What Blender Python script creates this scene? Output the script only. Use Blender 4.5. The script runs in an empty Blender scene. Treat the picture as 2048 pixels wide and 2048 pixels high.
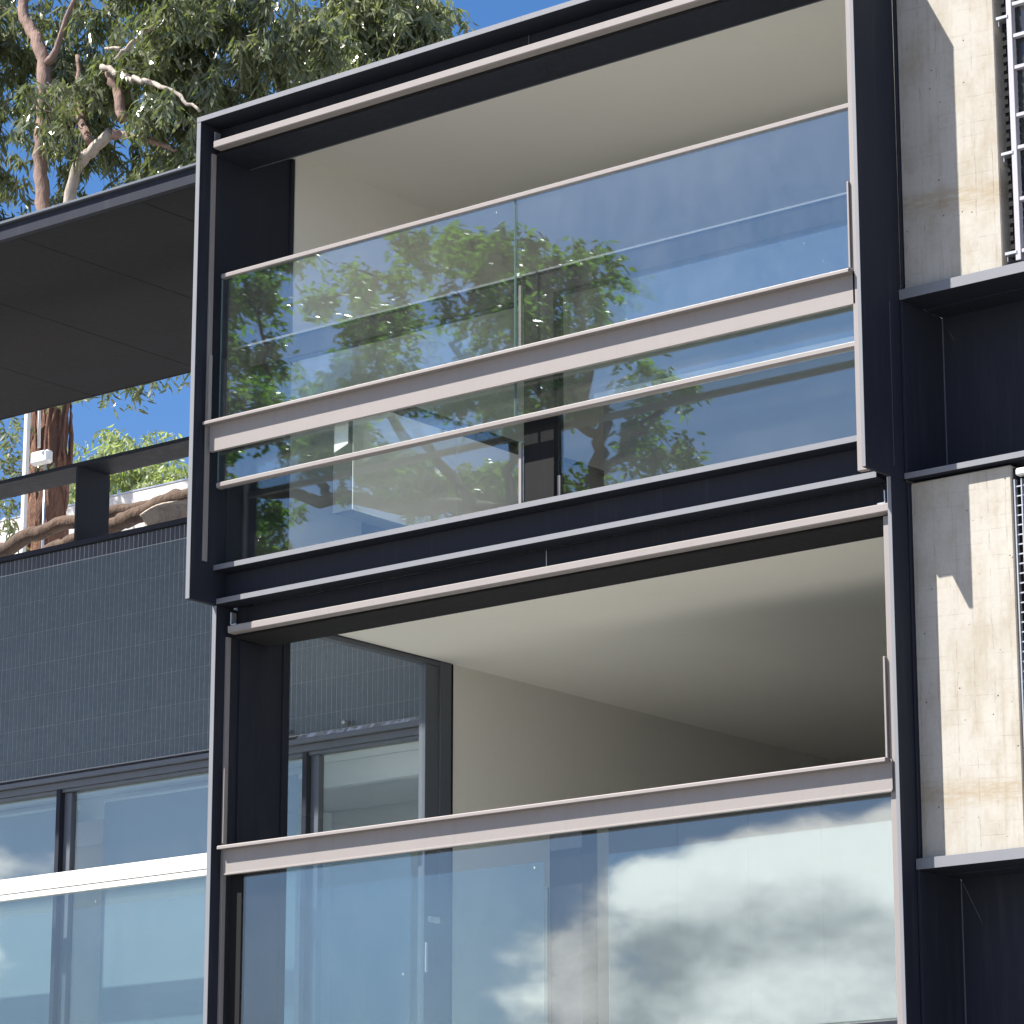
import bpy, bmesh, math, random
import numpy as np
from mathutils import Vector, Matrix
random.seed(7); RNG = np.random.default_rng(11)
SC = bpy.context.scene
COL = SC.collection
R = math.radians

# ------------------------------------------------------------------ camera
cam = bpy.data.cameras.new('camera'); co = bpy.data.objects.new('camera', cam); COL.objects.link(co)
cam.sensor_width = 36.0; cam.lens = 6743.167 / 2048 * 36.0
cam.clip_start = .1; cam.clip_end = 2000
co.location = (14.648, -15.0, 1.6)
co.rotation_mode = 'XYZ'
co.rotation_euler = (R(90 + 14.52848), 0.0, R(38.64368))
SC.camera = co
SC.render.resolution_x = 1024; SC.render.resolution_y = 1024

# ------------------------------------------------------------------ light
SUN = Vector((0.89, 1.0, -1.78))            # direction the light travels
sd = bpy.data.lights.new('sun', 'SUN'); sd.energy = 5.0; sd.angle = R(.53); sd.color = (1.0, .955, .88)
so = bpy.data.objects.new('sun', sd); COL.objects.link(so)
so.rotation_euler = SUN.to_track_quat('-Z', 'Y').to_euler(); so.location = (-20, -22, 45)
SUN_EL = math.asin(1.78 / SUN.length); SUN_AZ = math.atan2(-SUN.x, -SUN.y)

W = bpy.data.worlds.new('World'); SC.world = W; W.use_nodes = True
wn = W.node_tree.nodes; wl = W.node_tree.links; wn.clear()
def WN(t, **k):
    n = wn.new(t)
    for a, b in k.items(): setattr(n, a, b)
    return n
sky = WN('ShaderNodeTexSky', sky_type='NISHITA'); sky.sun_disc = False
sky.sun_elevation = SUN_EL; sky.sun_rotation = SUN_AZ; sky.altitude = 50; sky.air_density = .55; sky.dust_density = .4; sky.ozone_density = 1.0
tc = WN('ShaderNodeTexCoord')
mp = WN('ShaderNodeMapping'); mp.inputs['Scale'].default_value = (1, 1, 1.7); mp.inputs['Location'].default_value = (8.776, 11.119, 4.231)
wl.new(tc.outputs['Generated'], mp.inputs['Vector'])
def wnoise(vec, scale, detail, rough):
    n = WN('ShaderNodeTexNoise'); n.inputs['Scale'].default_value = scale; n.inputs['Detail'].default_value = detail; n.inputs['Roughness'].default_value = rough
    wl.new(vec, n.inputs['Vector']); return n.outputs['Fac']
def wmath(op, a, b=None, clamp=False):
    n = WN('ShaderNodeMath', operation=op); n.use_clamp = clamp
    for i, v in enumerate((a, b)):
        if v is None: continue
        if isinstance(v, (int, float)): n.inputs[i].default_value = v
        else: wl.new(v, n.inputs[i])
    return n.outputs[0]
def wrange(v, a, b, c, d, t='SMOOTHSTEP'):
    n = WN('ShaderNodeMapRange', interpolation_type=t); wl.new(v, n.inputs[0])
    for i, x in enumerate((a, b, c, d)): n.inputs[i + 1].default_value = x
    return n.outputs[0]
n1 = wnoise(mp.outputs[0], 4.6, 14, .55)
mp2 = WN('ShaderNodeMapping'); mp2.inputs['Location'].default_value = (-.02, -.02, .05); wl.new(mp.outputs[0], mp2.inputs['Vector'])
n2 = wnoise(mp2.outputs[0], 4.6, 14, .55)
sep = WN('ShaderNodeSeparateXYZ'); wl.new(tc.outputs['Generated'], sep.inputs[0])
cov = wrange(sep.outputs[2], .142, .20, .075, -.34)          # cumulus low in the sky, clear blue overhead
dens = wmath('ADD', n1, cov)
cm = wrange(dens, .515, .575, 0, 1)
cov2 = wrange(wmath('ADD', sep.outputs[2], .022), .142, .20, .075, -.34)
shade = wrange(wmath('SUBTRACT', dens, wmath('ADD', n2, cov2)), -.07, .11, 0, 1)
ccol = WN('ShaderNodeMix', data_type='RGBA'); wl.new(shade, ccol.inputs[0])
ccol.inputs[6].default_value = (4.6, 5.0, 5.5, 1); ccol.inputs[7].default_value = (15.0, 14.9, 14.7, 1)
mix = WN('ShaderNodeMix', data_type='RGBA'); wl.new(cm, mix.inputs[0]); hs = WN('ShaderNodeHueSaturation'); wl.new(wrange(sep.outputs[2], .06, .30, 1.0, 1.25, 'LINEAR'), hs.inputs['Saturation']); wl.new(wrange(sep.outputs[2], .06, .30, .50, 1.32, 'LINEAR'), hs.inputs['Value']); wl.new(sky.outputs[0], hs.inputs['Color']); wl.new(hs.outputs[0], mix.inputs[6]); wl.new(ccol.outputs[2], mix.inputs[7])
bg = WN('ShaderNodeBackground'); bg.inputs['Strength'].default_value = .075
wl.new(mix.outputs[2], bg.inputs['Color'])
wo = WN('ShaderNodeOutputWorld'); wl.new(bg.outputs[0], wo.inputs[0])

vs = SC.view_settings; vs.view_transform = 'Standard'; vs.look = 'None'; vs.gamma = 1; vs.use_curve_mapping = False; vs.exposure = 1.22
SC.render.engine = 'CYCLES'
SC.cycles.max_bounces = 9; SC.cycles.transparent_max_bounces = 16; SC.cycles.diffuse_bounces = 6; SC.cycles.glossy_bounces = 4

# ------------------------------------------------------------------ helpers
def link(o): COL.objects.link(o); return o
def tag(o, label=None, cat=None, group=None, kind=None):
    if label: o['label'] = label
    if cat: o['category'] = cat
    if group: o['group'] = group
    if kind: o['kind'] = kind
    return o
def thing(name, loc, label, cat, group=None):
    o = link(bpy.data.objects.new(name, None)); o.location = loc; o.empty_display_size = .2
    return tag(o, label, cat, group)
def wloc(o):
    v = Vector((0, 0, 0))
    while o is not None: v += o.location; o = o.parent
    return v
def mk(name, verts, faces, mat, parent=None, smooth=False, origin=None):
    """one mesh object; verts in world metres"""
    vv = np.asarray(verts, float)
    org = Vector(origin) if origin is not None else Vector(((vv[:, 0].min() + vv[:, 0].max()) / 2, (vv[:, 1].min() + vv[:, 1].max()) / 2, vv[:, 2].min()))
    me = bpy.data.meshes.new(name); me.from_pydata((vv - np.array(org)).tolist(), [], faces); me.update()
    if smooth: me.polygons.foreach_set('use_smooth', [True] * len(me.polygons))
    if isinstance(mat, (list, tuple)):
        for m in mat: me.materials.append(m)
    else: me.materials.append(mat)
    o = link(bpy.data.objects.new(name, me))
    if parent is not None:
        o.parent = parent; o.location = org - wloc(parent)
    else: o.location = org
    return o
def bmobj(name, bm, mat, parent=None, smooth=False):
    bm.verts.ensure_lookup_table()
    v = [tuple(x.co) for x in bm.verts]; bm.verts.index_update()
    f = [[w.index for w in p.verts] for p in bm.faces]; bm.free()
    return mk(name, v, f, mat, parent, smooth)
def add_box(bm, x0, x1, y0, y1, z0, z1, bev=0.0):
    vs_ = [bm.verts.new((x, y, z)) for x in (x0, x1) for y in (y0, y1) for z in (z0, z1)]
    F = [(0, 1, 3, 2), (4, 6, 7, 5), (0, 4, 5, 1), (2, 3, 7, 6), (0, 2, 6, 4), (1, 5, 7, 3)]
    fs = [bm.faces.new([vs_[i] for i in f]) for f in F]
    if bev > 0:
        ed = list({e for f in fs for e in f.edges})
        bmesh.ops.bevel(bm, geom=ed, offset=bev, segments=1, affect='EDGES', profile=.5)
def box(name, parent, mat, x0, x1, y0, y1, z0, z1, bev=.002):
    bm = bmesh.new(); add_box(bm, x0, x1, y0, y1, z0, z1, bev)
    return bmobj(name, bm, mat, parent)
def boxes(name, parent, mat, lst, bev=.002):
    bm = bmesh.new()
    for b in lst: add_box(bm, *b, bev)
    return bmobj(name, bm, mat, parent)
def prism_x(name, parent, mat, prof, x0, x1):
    """profile [(y,z)...] swept along X"""
    n = len(prof); v = [(x0, y, z) for y, z in prof] + [(x1, y, z) for y, z in prof]
    f = [list(range(n))[::-1], list(range(n, 2 * n))] + [[i, (i + 1) % n, n + (i + 1) % n, n + i] for i in range(n)]
    o = mk(name, v, f, mat, parent)
    bm = bmesh.new(); bm.from_mesh(o.data); bmesh.ops.recalc_face_normals(bm, faces=bm.faces); bm.to_mesh(o.data); bm.free()
    return o
def tube(pts, rad, n=8, jitter=0.0, rs=None, cap=True):
    pts = [Vector(p) for p in pts]; V = []; Fc = []
    for i, p in enumerate(pts):
        t = (pts[min(i + 1, len(pts) - 1)] - pts[max(i - 1, 0)]).normalized()
        a = t.cross(Vector((0, 1, 0.13)))
        if a.length < .05: a = t.cross(Vector((1, 0, 0)))
        a.normalize(); b = t.cross(a)
        for k in range(n):
            r = rad[i] * (1 + (rs.uniform(-jitter, jitter) if rs is not None else 0))
            ang = 2 * math.pi * k / n
            V.append(tuple(p + a * (r * math.cos(ang)) + b * (r * math.sin(ang))))
    for i in range(len(pts) - 1):
        for k in range(n):
            Fc.append([i * n + k, i * n + (k + 1) % n, (i + 1) * n + (k + 1) % n, (i + 1) * n + k])
    if cap: Fc.append(list(range(n))[::-1]); Fc.append([(len(pts) - 1) * n + k for k in range(n)])
    return V, Fc
def resample(pts, rad, m, wob=0, rs=None):
    P = np.array(pts, float); r = np.array(rad, float); d = np.r_[0, np.cumsum(np.linalg.norm(np.diff(P, axis=0), axis=1))]
    t = np.linspace(0, d[-1], m)
    # smooth with catmull-ish: linear then blur
    Q = np.stack([np.interp(t, d, P[:, k]) for k in range(3)], 1)
    for _ in range(max(1, m // (len(pts) * 2))): Q[1:-1] = (Q[:-2] + 2 * Q[1:-1] + Q[2:]) / 4
    if wob: Q[1:-1] += rs.normal(0, wob, (m - 2, 3))
    return Q.tolist(), np.interp(t, d, r).tolist()
def merge(parts):
    V = []; Fc = []
    for v, f in parts:
        o = len(V); V += list(v); Fc += [[i + o for i in p] for p in f]
    return V, Fc

# ------------------------------------------------------------------ materials
def newmat(name):
    m = bpy.data.materials.new(name); m.use_nodes = True; nt = m.node_tree
    for n in list(nt.nodes):
        if n.type != 'OUTPUT_MATERIAL' and n.type != 'BSDF_PRINCIPLED': nt.nodes.remove(n)
    p = [n for n in nt.nodes if n.type == 'BSDF_PRINCIPLED'][0]; o = [n for n in nt.nodes if n.type == 'OUTPUT_MATERIAL'][0]
    return m, nt, p, o
def nn(nt, t, **k):
    n = nt.nodes.new(t)
    for a, b in k.items(): setattr(n, a, b)
    return n
def noise(nt, vec, scale, detail=4, rough=.55, fac=True):
    n = nn(nt, 'ShaderNodeTexNoise'); n.inputs['Scale'].default_value = scale; n.inputs['Detail'].default_value = detail; n.inputs['Roughness'].default_value = rough
    if vec is not None: nt.links.new(vec, n.inputs['Vector'])
    return n.outputs[0 if fac else 1]
def mapr(nt, v, a, b, c, d):
    n = nn(nt, 'ShaderNodeMapRange'); nt.links.new(v, n.inputs[0])
    for i, x in enumerate((a, b, c, d)): n.inputs[i + 1].default_value = x
    return n.outputs[0]
def mixc(nt, f, a, b, bt='MIX'):
    n = nn(nt, 'ShaderNodeMix', data_type='RGBA', blend_type=bt)
    if isinstance(f, (int, float)): n.inputs[0].default_value = f
    else: nt.links.new(f, n.inputs[0])
    for i, v in ((6, a), (7, b)):
        if isinstance(v, tuple): n.inputs[i].default_value = v if len(v) == 4 else (*v, 1)
        else: nt.links.new(v, n.inputs[i])
    return n.outputs[2]
def mth(nt, op, a, b=None, clamp=False):
    n = nn(nt, 'ShaderNodeMath', operation=op); n.use_clamp = clamp
    for i, v in enumerate((a, b)):
        if v is None: continue
        if isinstance(v, (int, float)): n.inputs[i].default_value = v
        else: nt.links.new(v, n.inputs[i])
    return n.outputs[0]
def wpos(nt):
    return nn(nt, 'ShaderNodeNewGeometry').outputs['Position']
def stretch(nt, vec, s):
    n = nn(nt, 'ShaderNodeMapping'); n.inputs['Scale'].default_value = s; nt.links.new(vec, n.inputs['Vector']); return n.outputs[0]
def bump(nt, p, h, dist, strength=.5):
    b = nn(nt, 'ShaderNodeBump'); b.inputs['Distance'].default_value = dist; b.inputs['Strength'].default_value = strength
    nt.links.new(h, b.inputs['Height']); nt.links.new(b.outputs[0], p.inputs['Normal'])

def paint(name, c, rough, var=.12, metal=0.0, spec=.5, dirt=.15):
    m, nt, p, o = newmat(name); P = wpos(nt)
    big = noise(nt, P, 1.7, 6, .6); fine = noise(nt, P, 60, 3, .6); streak = noise(nt, stretch(nt, P, (9, 9, .8)), 2.0, 4, .6)
    c0 = tuple(x * (1 - var) for x in c); c1 = tuple(min(1, x * (1 + var)) for x in c)
    col = mixc(nt, big, c0, c1)
    col = mixc(nt, mapr(nt, streak, .52, .75, 0, dirt), col, tuple(min(1, x * .6 + .05) for x in c))
    nt.links.new(col, p.inputs['Base Color'])
    nt.links.new(mapr(nt, streak, .3, .7, rough - .06, rough + .1), p.inputs['Roughness'])
    p.inputs['Metallic'].default_value = metal; p.inputs['Specular IOR Level'].default_value = spec
    bump(nt, p, fine, .0006, .25)
    return m
M = {}
M['charcoal'] = paint('charcoal_paint', (.026, .029, .041), .62, .16, spec=.14, dirt=.3)
M['edge'] = paint('sunlit_steel_edge', (.20, .205, .225), .5, .06, spec=.4, dirt=.1)  # paler copy of the charcoal: sun on the front edges put into the colour
M['silver'] = paint('warm_grey_paint', (.275, .249, .240), .5, .07, spec=.4, dirt=.3)
M['soffit'] = paint('dark_soffit_board', (.029, .029, .032), .8, .14, spec=.1)
M['white_metal'] = paint('white_metal', (.82, .81, .78), .4, .03, dirt=.06)
M['lilac_metal'] = paint('pale_grey_metal', (.40, .39, .42), .45, .05, dirt=.1)
M['window_grey'] = paint('grey_window_frame', (.11, .125, .15), .45, .08)
M['plaster'] = paint('off_white_plaster', (.88, .857, .80), .85, .035, spec=.2, dirt=.05)
M['white_panel'] = paint('white_joinery', (.93, .93, .91), .6, .02, spec=.3, dirt=.02)
M['render_white'] = paint('white_render', (.74, .70, .66), .85, .06, spec=.2, dirt=.2)
M['floor'] = paint('pale_timber_floor', (.82, .80, .76), .6, .1)
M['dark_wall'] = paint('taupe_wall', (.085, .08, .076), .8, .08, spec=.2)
M['grey_wall'] = paint('grey_wall', (.16, .165, .17), .8, .06, spec=.2)
M['blind'] = paint('grey_blind_cloth', (.42, .43, .44), .9, .04, spec=.1)
M['mid_floor'] = paint('grey_floor', (.68, .66, .62), .6, .1)
M['galv'] = paint('galvanised_flashing', (.52, .53, .55), .35, .2, metal=.7)
M['black'] = paint('black_rubber', (.012, .012, .013), .8, .1, spec=.2)
M['ink'] = paint('marker_ink', (.02, .02, .025), .8, .1, spec=.2)

def concrete_mat():
    m, nt, p, o = newmat('board_marked_concrete'); P = wpos(nt)
    s = nn(nt, 'ShaderNodeSeparateXYZ'); nt.links.new(P, s.inputs[0])
    wob = noise(nt, P, 2.5, 3); z = mth(nt, 'ADD', s.outputs[2], mth(nt, 'MULTIPLY', wob, .03)); z = mth(nt, 'ADD', z, mth(nt, 'MULTIPLY', s.outputs[0], .06))
    # faint ply-board grid: courses every 75 mm, joints every 120 mm
    fz = mth(nt, 'FRACT', mth(nt, 'MULTIPLY', z, 13.2)); lz = mapr(nt, mth(nt, 'ABSOLUTE', mth(nt, 'SUBTRACT', fz, .5)), .42, .5, 0, 1)
    wx = noise(nt, stretch(nt, P, (3, 3, 1.2)), 3, 4); x = mth(nt, 'ADD', s.outputs[0], mth(nt, 'MULTIPLY', wx, .035))
    fx = mth(nt, 'FRACT', mth(nt, 'MULTIPLY', x, 8.7)); lx = mapr(nt, mth(nt, 'ABSOLUTE', mth(nt, 'SUBTRACT', fx, .5)), .455, .5, 0, 1)
    fx2 = mth(nt, 'FRACT', mth(nt, 'MULTIPLY', x, 31.0)); lx2 = mapr(nt, mth(nt, 'ABSOLUTE', mth(nt, 'SUBTRACT', fx2, .5)), .40, .5, 0, 1)
    fade = mapr(nt, noise(nt, stretch(nt, P, (1, 1, 3)), 5.0, 9, .75), .45, .68, 0, 1); fade2 = mapr(nt, noise(nt, stretch(nt, P, (1.6, 1, .8)), 9, 9, .8), .47, .68, 0, 1)
    lines = mth(nt, 'MAXIMUM', mth(nt, 'MULTIPLY', lz, mth(nt, 'MULTIPLY', fade, .38)), mth(nt, 'MULTIPLY', lx, mth(nt, 'MULTIPLY', fade2, 1.0)))
    lines = mth(nt, 'MAXIMUM', lines, mth(nt, 'MULTIPLY', lx2, mth(nt, 'MULTIPLY', fade, .16)))
    base = mixc(nt, noise(nt, P, 1.6, 8, .65), (.385, .36, .32), (.51, .485, .43))
    blot = noise(nt, stretch(nt, P, (1, 1, .55)), 5, 10, .7); base = mixc(nt, mapr(nt, blot, .46, .70, 0, .75), base, (.33, .28, .21))
    fb = noise(nt, P, 45, 6, .7); base = mixc(nt, mapr(nt, fb, .5, .8, 0, .4), base, (.33, .30, .25))
    # pour bands: two stained courses
    for zc, h in ((8.36, .10), (5.01, .09)):
        d = mth(nt, 'ABSOLUTE', mth(nt, 'SUBTRACT', z, zc)); bandm = mapr(nt, d, h * .35, h, .75, 0)
        bandm = mth(nt, 'MULTIPLY', bandm, mapr(nt, noise(nt, stretch(nt, P, (2, 2, 9)), 5, 8, .7), .35, .6, .1, 1))
        base = mixc(nt, bandm, base, (.34, .27, .18))
    strk = mapr(nt, noise(nt, stretch(nt, P, (14, 14, .7)), 2.2, 8, .7), .52, .72, 0, .45); base = mixc(nt, strk, base, (.30, .255, .19))
    col = mixc(nt, mth(nt, 'MULTIPLY', lines, .8), base, (.17, .145, .11))
    v = nn(nt, 'ShaderNodeTexVoronoi'); v.inputs['Scale'].default_value = 16; nt.links.new(P, v.inputs['Vector'])
    pit = mth(nt, 'MULTIPLY', mapr(nt, v.outputs['Distance'], .05, .10, 1, 0), mapr(nt, noise(nt, P, 7, 2), .50, .56, 0, 1))
    col = mixc(nt, mth(nt, 'MULTIPLY', pit, .85), col, (.08, .07, .06))
    nt.links.new(col, p.inputs['Base Color']); p.inputs['Roughness'].default_value = .9; p.inputs['Specular IOR Level'].default_value = .2
    h = mth(nt, 'SUBTRACT', mth(nt, 'MULTIPLY', fb, .25), mth(nt, 'ADD', mth(nt, 'MULTIPLY', lines, .6), pit))
    bump(nt, p, h, .004, .6)
    return m
M['concrete'] = concrete_mat()

def tile_mat(name, ca, cb):
    m, nt, p, o = newmat(name); P = wpos(nt)
    cell = nn(nt, 'ShaderNodeTexWhiteNoise', noise_dimensions='3D'); sn = nn(nt, 'ShaderNodeVectorMath', operation='SNAP')
    sn.inputs[1].default_value = (.0481, 10, .025); nt.links.new(P, sn.inputs[0]); nt.links.new(sn.outputs[0], cell.inputs[0])
    col = mixc(nt, cell.outputs[0], ca, cb)
    dirt = noise(nt, stretch(nt, P, (5, 5, .7)), 1.6, 6, .65)
    col = mixc(nt, mapr(nt, dirt, .45, .75, 0, .5), col, (.10, .115, .125))
    nt.links.new(col, p.inputs['Base Color']); p.inputs['Roughness'].default_value = .42; p.inputs['Specular IOR Level'].default_value = .45
    return m
M['tile'] = tile_mat('blue_grey_tile', (.064, .090, .108), (.086, .114, .132))
M['tile_top'] = tile_mat('charcoal_tile', (.026, .028, .04), (.034, .036, .05))
M['grout'] = paint('light_grout', (.46, .46, .465), .9, .15, spec=.15, dirt=.3)

def glass_mat(name, f0, tint, dust=.03, dusty_scale=9.0, rc=(.97, .99, 1)):
    m = bpy.data.materials.new(name); m.use_nodes = True; nt = m.node_tree; nt.nodes.clear()
    o = nn(nt, 'ShaderNodeOutputMaterial'); g = nn(nt, 'ShaderNodeNewGeometry')
    d = nn(nt, 'ShaderNodeVectorMath', operation='DOT_PRODUCT'); nt.links.new(g.outputs['Normal'], d.inputs[0]); nt.links.new(g.outputs['Incoming'], d.inputs[1])
    c = mth(nt, 'ABSOLUTE', d.outputs['Value']); s = mth(nt, 'POWER', mth(nt, 'SUBTRACT', 1.0, c, True), 5.0)
    fac = mth(nt, 'ADD', mth(nt, 'MULTIPLY', s, 1 - f0), f0, True)
    t = nn(nt, 'ShaderNodeBsdfTransparent'); t.inputs[0].default_value = (*tint, 1)
    gl = nn(nt, 'ShaderNodeBsdfGlossy'); gl.inputs['Roughness'].default_value = 0.0; gl.inputs[0].default_value = (*rc, 1)
    mx = nn(nt, 'ShaderNodeMixShader'); nt.links.new(fac, mx.inputs[0]); nt.links.new(t.outputs[0], mx.inputs[1]); nt.links.new(gl.outputs[0], mx.inputs[2])
    # slow waviness of float glass bends reflections slightly
    b = nn(nt, 'ShaderNodeBump'); b.inputs['Strength'].default_value = .10; b.inputs['Distance'].default_value = .004
    nt.links.new(noise(nt, g.outputs['Position'], 1.6, 1), b.inputs['Height']); nt.links.new(b.outputs[0], gl.inputs['Normal'])
    # dust film, heavier specks
    df = nn(nt, 'ShaderNodeBsdfDiffuse'); df.inputs[0].default_value = (.75, .75, .72, 1)
    P = g.outputs['Position']
    film = mapr(nt, noise(nt, stretch(nt, P, (1, 1, .6)), dusty_scale * .4, 8, .7), .4, .8, dust * .3, dust * 1.6)
    v = nn(nt, 'ShaderNodeTexVoronoi'); v.inputs['Scale'].default_value = dusty_scale; nt.links.new(stretch(nt, P, (1, 1, .7)), v.inputs['Vector'])
    speck = mth(nt, 'MULTIPLY', mapr(nt, v.outputs['Distance'], .02, .04, .5, 0), mapr(nt, noise(nt, P, 3.1, 2), .58, .62, 0, 1))
    mx2 = nn(nt, 'ShaderNodeMixShader'); nt.links.new(mth(nt, 'MAXIMUM', film, speck), mx2.inputs[0])
    nt.links.new(mx.outputs[0], mx2.inputs[1]); nt.links.new(df.outputs[0], mx2.inputs[2])
    nt.links.new(mx2.outputs[0], o.inputs[0]); return m
M['glass_rail'] = glass_mat('balustrade_glass', .15, (.965, .985, .98), .02, 9, (.86, .985, .97))
M['glass_inner'] = glass_mat('sash_glass', .12, (.96, .98, .975), .012, 9, (.86, .985, .97))
M['glass_low'] = glass_mat('coated_glass', .135, (.84, .90, .91), .012, 5, (1, 1, .98))
M['glass_side'] = glass_mat('side_window_glass', .04, (.93, .95, .95), .012)
M['glass_edge'] = paint('green_glass_edge', (.13, .20, .19), .25, .1)

def leaf_mat(name, ca, cb, back, rough=.35, trans=.4):
    m, nt, p, o = newmat(name); P = wpos(nt)
    info = nn(nt, 'ShaderNodeNewGeometry'); rnd = info.outputs['Random Per Island']
    col = mixc(nt, rnd, ca, cb); big = noise(nt, P, 1.1, 3); col = mixc(nt, mapr(nt, big, .35, .65, 0, .5), col, back)
    nt.links.new(col, p.inputs['Base Color']); p.inputs['Roughness'].default_value = rough; p.inputs['Specular IOR Level'].default_value = .5
    t = nn(nt, 'ShaderNodeBsdfTranslucent'); nt.links.new(mixc(nt, 1.0, col, (1.5, 1.7, .6, 1), 'MULTIPLY'), t.inputs[0])
    mx = nn(nt, 'ShaderNodeMixShader'); mx.inputs[0].default_value = trans
    nt.links.new(p.outputs[0], mx.inputs[1]); nt.links.new(t.outputs[0], mx.inputs[2]); nt.links.new(mx.outputs[0], o.inputs[0])
    return m
M['gum_leaf'] = leaf_mat('gum_leaf', (.095, .12, .075), (.20, .215, .155), (.18, .185, .10), .2, .3)
M['sunlit_leaf'] = leaf_mat('sunlit_leaf', (.16, .185, .105), (.27, .285, .20), (.26, .27, .19), .22, .3)  # gum leaf made paler: sunlight on this part of the crown is in the colour
M['far_leaf'] = leaf_mat('far_leaf', (.23, .275, .165), (.33, .355, .23), (.33, .35, .25), .5, .4)
M['street_leaf'] = leaf_mat('street_leaf', (.06, .14, .03), (.19, .30, .07), (.085, .16, .04), .3, .55)
def bark_mat(name, ca, cb, cc, sc=5):
    m, nt, p, o = newmat(name); P = wpos(nt)
    a = noise(nt, stretch(nt, P, (1, 1, .45)), sc, 6, .65); b = noise(nt, stretch(nt, P, (1, 1, .25)), sc * 5, 5, .7)
    col = mixc(nt, mapr(nt, a, .35, .65, 0, 1), ca, cb); col = mixc(nt, mapr(nt, b, .5, .7, 0, .8), col, cc)
    nt.links.new(col, p.inputs['Base Color']); p.inputs['Roughness'].default_value = .85
    bump(nt, p, mth(nt, 'ADD', a, mth(nt, 'MULTIPLY', b, .6)), .05, .9); return m
M['bark_red'] = bark_mat('red_gum_bark', (.28, .13, .075), (.13, .07, .05), (.07, .042, .03), 7)
M['bark_pink'] = bark_mat('pink_gum_bark', (.30, .19, .145), (.24, .165, .14), (.12, .085, .075), 3)
M['bark_log'] = bark_mat('weathered_log', (.15, .092, .062), (.09, .06, .043), (.045, .032, .025), 6)
M['bark_grey'] = bark_mat('pale_gum_bark', (.46, .40, .34), (.36, .31, .27), (.2, .16, .14), 4)
M['bark_brown'] = bark_mat('street_bark', (.12, .085, .06), (.09, .065, .05), (.05, .04, .03), 6)

# ------------------------------------------------------------------ ground
def ground_mat():
    m, nt, p, o = newmat('pale_paving'); P = wpos(nt)
    col = mixc(nt, noise(nt, P, .35, 8, .6), (.17, .165, .155), (.225, .215, .20)); col = mixc(nt, mapr(nt, noise(nt, P, 30, 4), .5, .7, 0, .4), col, (.10, .095, .09))
    nt.links.new(col, p.inputs['Base Color']); p.inputs['Roughness'].default_value = .9; return m
g = mk('ground', [(-400, -400, 0), (400, -400, 0), (400, 400, 0), (-400, 400, 0)], [[0, 1, 2, 3]], ground_mat()); tag(g, kind='structure')

XR = 5.117; T = .036; TR = .025
def edge(parent, x0, x1, y, z0, z1): return box('plate_edge', parent, M['edge'], x0, x1, y - .003, y - .0003, z0, z1, .0006)  # thin added strip carrying the painted sunlit tone of a plate edge
# ================================================================== APARTMENT BUILDING (rooms behind the bays)
ab = thing('apartment_building', (2.6, 3, 0), 'off-white rooms and slabs of the apartment block seen behind the two framed bays', 'building')
box('roof_slab', ab, M['soffit'], -.3, 9.2, .52, 11.0, 9.705, 9.86)
box('ceiling', ab, M['plaster'], -.1, 5.12, .50, 10.6, 9.685, 9.702, 0)
box('wall', ab, M['plaster'], -.16, .055, .906, 10.6, 6.70, 9.688, 0)
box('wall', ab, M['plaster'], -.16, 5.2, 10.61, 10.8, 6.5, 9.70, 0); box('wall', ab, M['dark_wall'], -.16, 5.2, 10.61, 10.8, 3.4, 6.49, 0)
box('wall', ab, M['plaster'], 5.086, 5.125, .87, 10.6, 6.70, 9.688, 0)
box('floor_slab', ab, M['floor'], .0, 5.11, .50, 10.6, 6.50, 6.69, 0)
box('ceiling', ab, M['plaster'], -.001, 5.11, .76, 10.6, 6.4275, 6.455, 0)
box('wall', ab, M['plaster'], -.16, .07, 2.575, 10.6, 3.46, 6.44, 0)
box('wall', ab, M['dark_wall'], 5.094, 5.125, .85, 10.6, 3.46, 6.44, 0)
box('floor_slab', ab, M['mid_floor'], .0, 5.11, .50, 10.6, 3.24, 3.45, 0)
box('wall', ab, M['charcoal'], .0, 5.11, .52, .8, 0, 3.235)
box('flank_wall', ab, M['soffit'], 5.13, 9.2, .93, 11.0, 0, 9.70)
# hung white unit, mullion beyond and back partition of the upper room
box('back_partition', ab, M['grey_wall'], 1.9, 5.085, 1.9, 1.98, 6.70, 7.80)
box('bulkhead', ab, M['mid_floor'], 1.9, 5.085, 1.80, 1.98, 7.802, 7.86)

# ================================================================== UPPER BAY
ub = thing('balcony_bay', (2.56, .2, 6.43), 'upper dark steel box-framed balcony bay with glass balustrade under a sunlit roof edge', 'balcony', 'steel framed balcony bays')
box('side_plate', ub, M['charcoal'], 0, T, 0, .41, 6.435, 9.652)
box('side_plate', ub, M['charcoal'], XR - TR, XR, 0, .41, 6.435, 9.652)
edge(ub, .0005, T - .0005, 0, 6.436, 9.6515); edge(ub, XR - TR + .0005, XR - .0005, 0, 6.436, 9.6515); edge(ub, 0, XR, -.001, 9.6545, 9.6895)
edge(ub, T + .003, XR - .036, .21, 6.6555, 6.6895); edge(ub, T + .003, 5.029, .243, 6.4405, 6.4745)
box('roof_plate', ub, M['charcoal'], -.001, XR + .001, -.001, .60, 9.654, 9.69)
box('side_seam', ub, M['window_grey'], XR + .0003, XR + .0015, .285, .288, 6.50, 7.45, 0)
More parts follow.
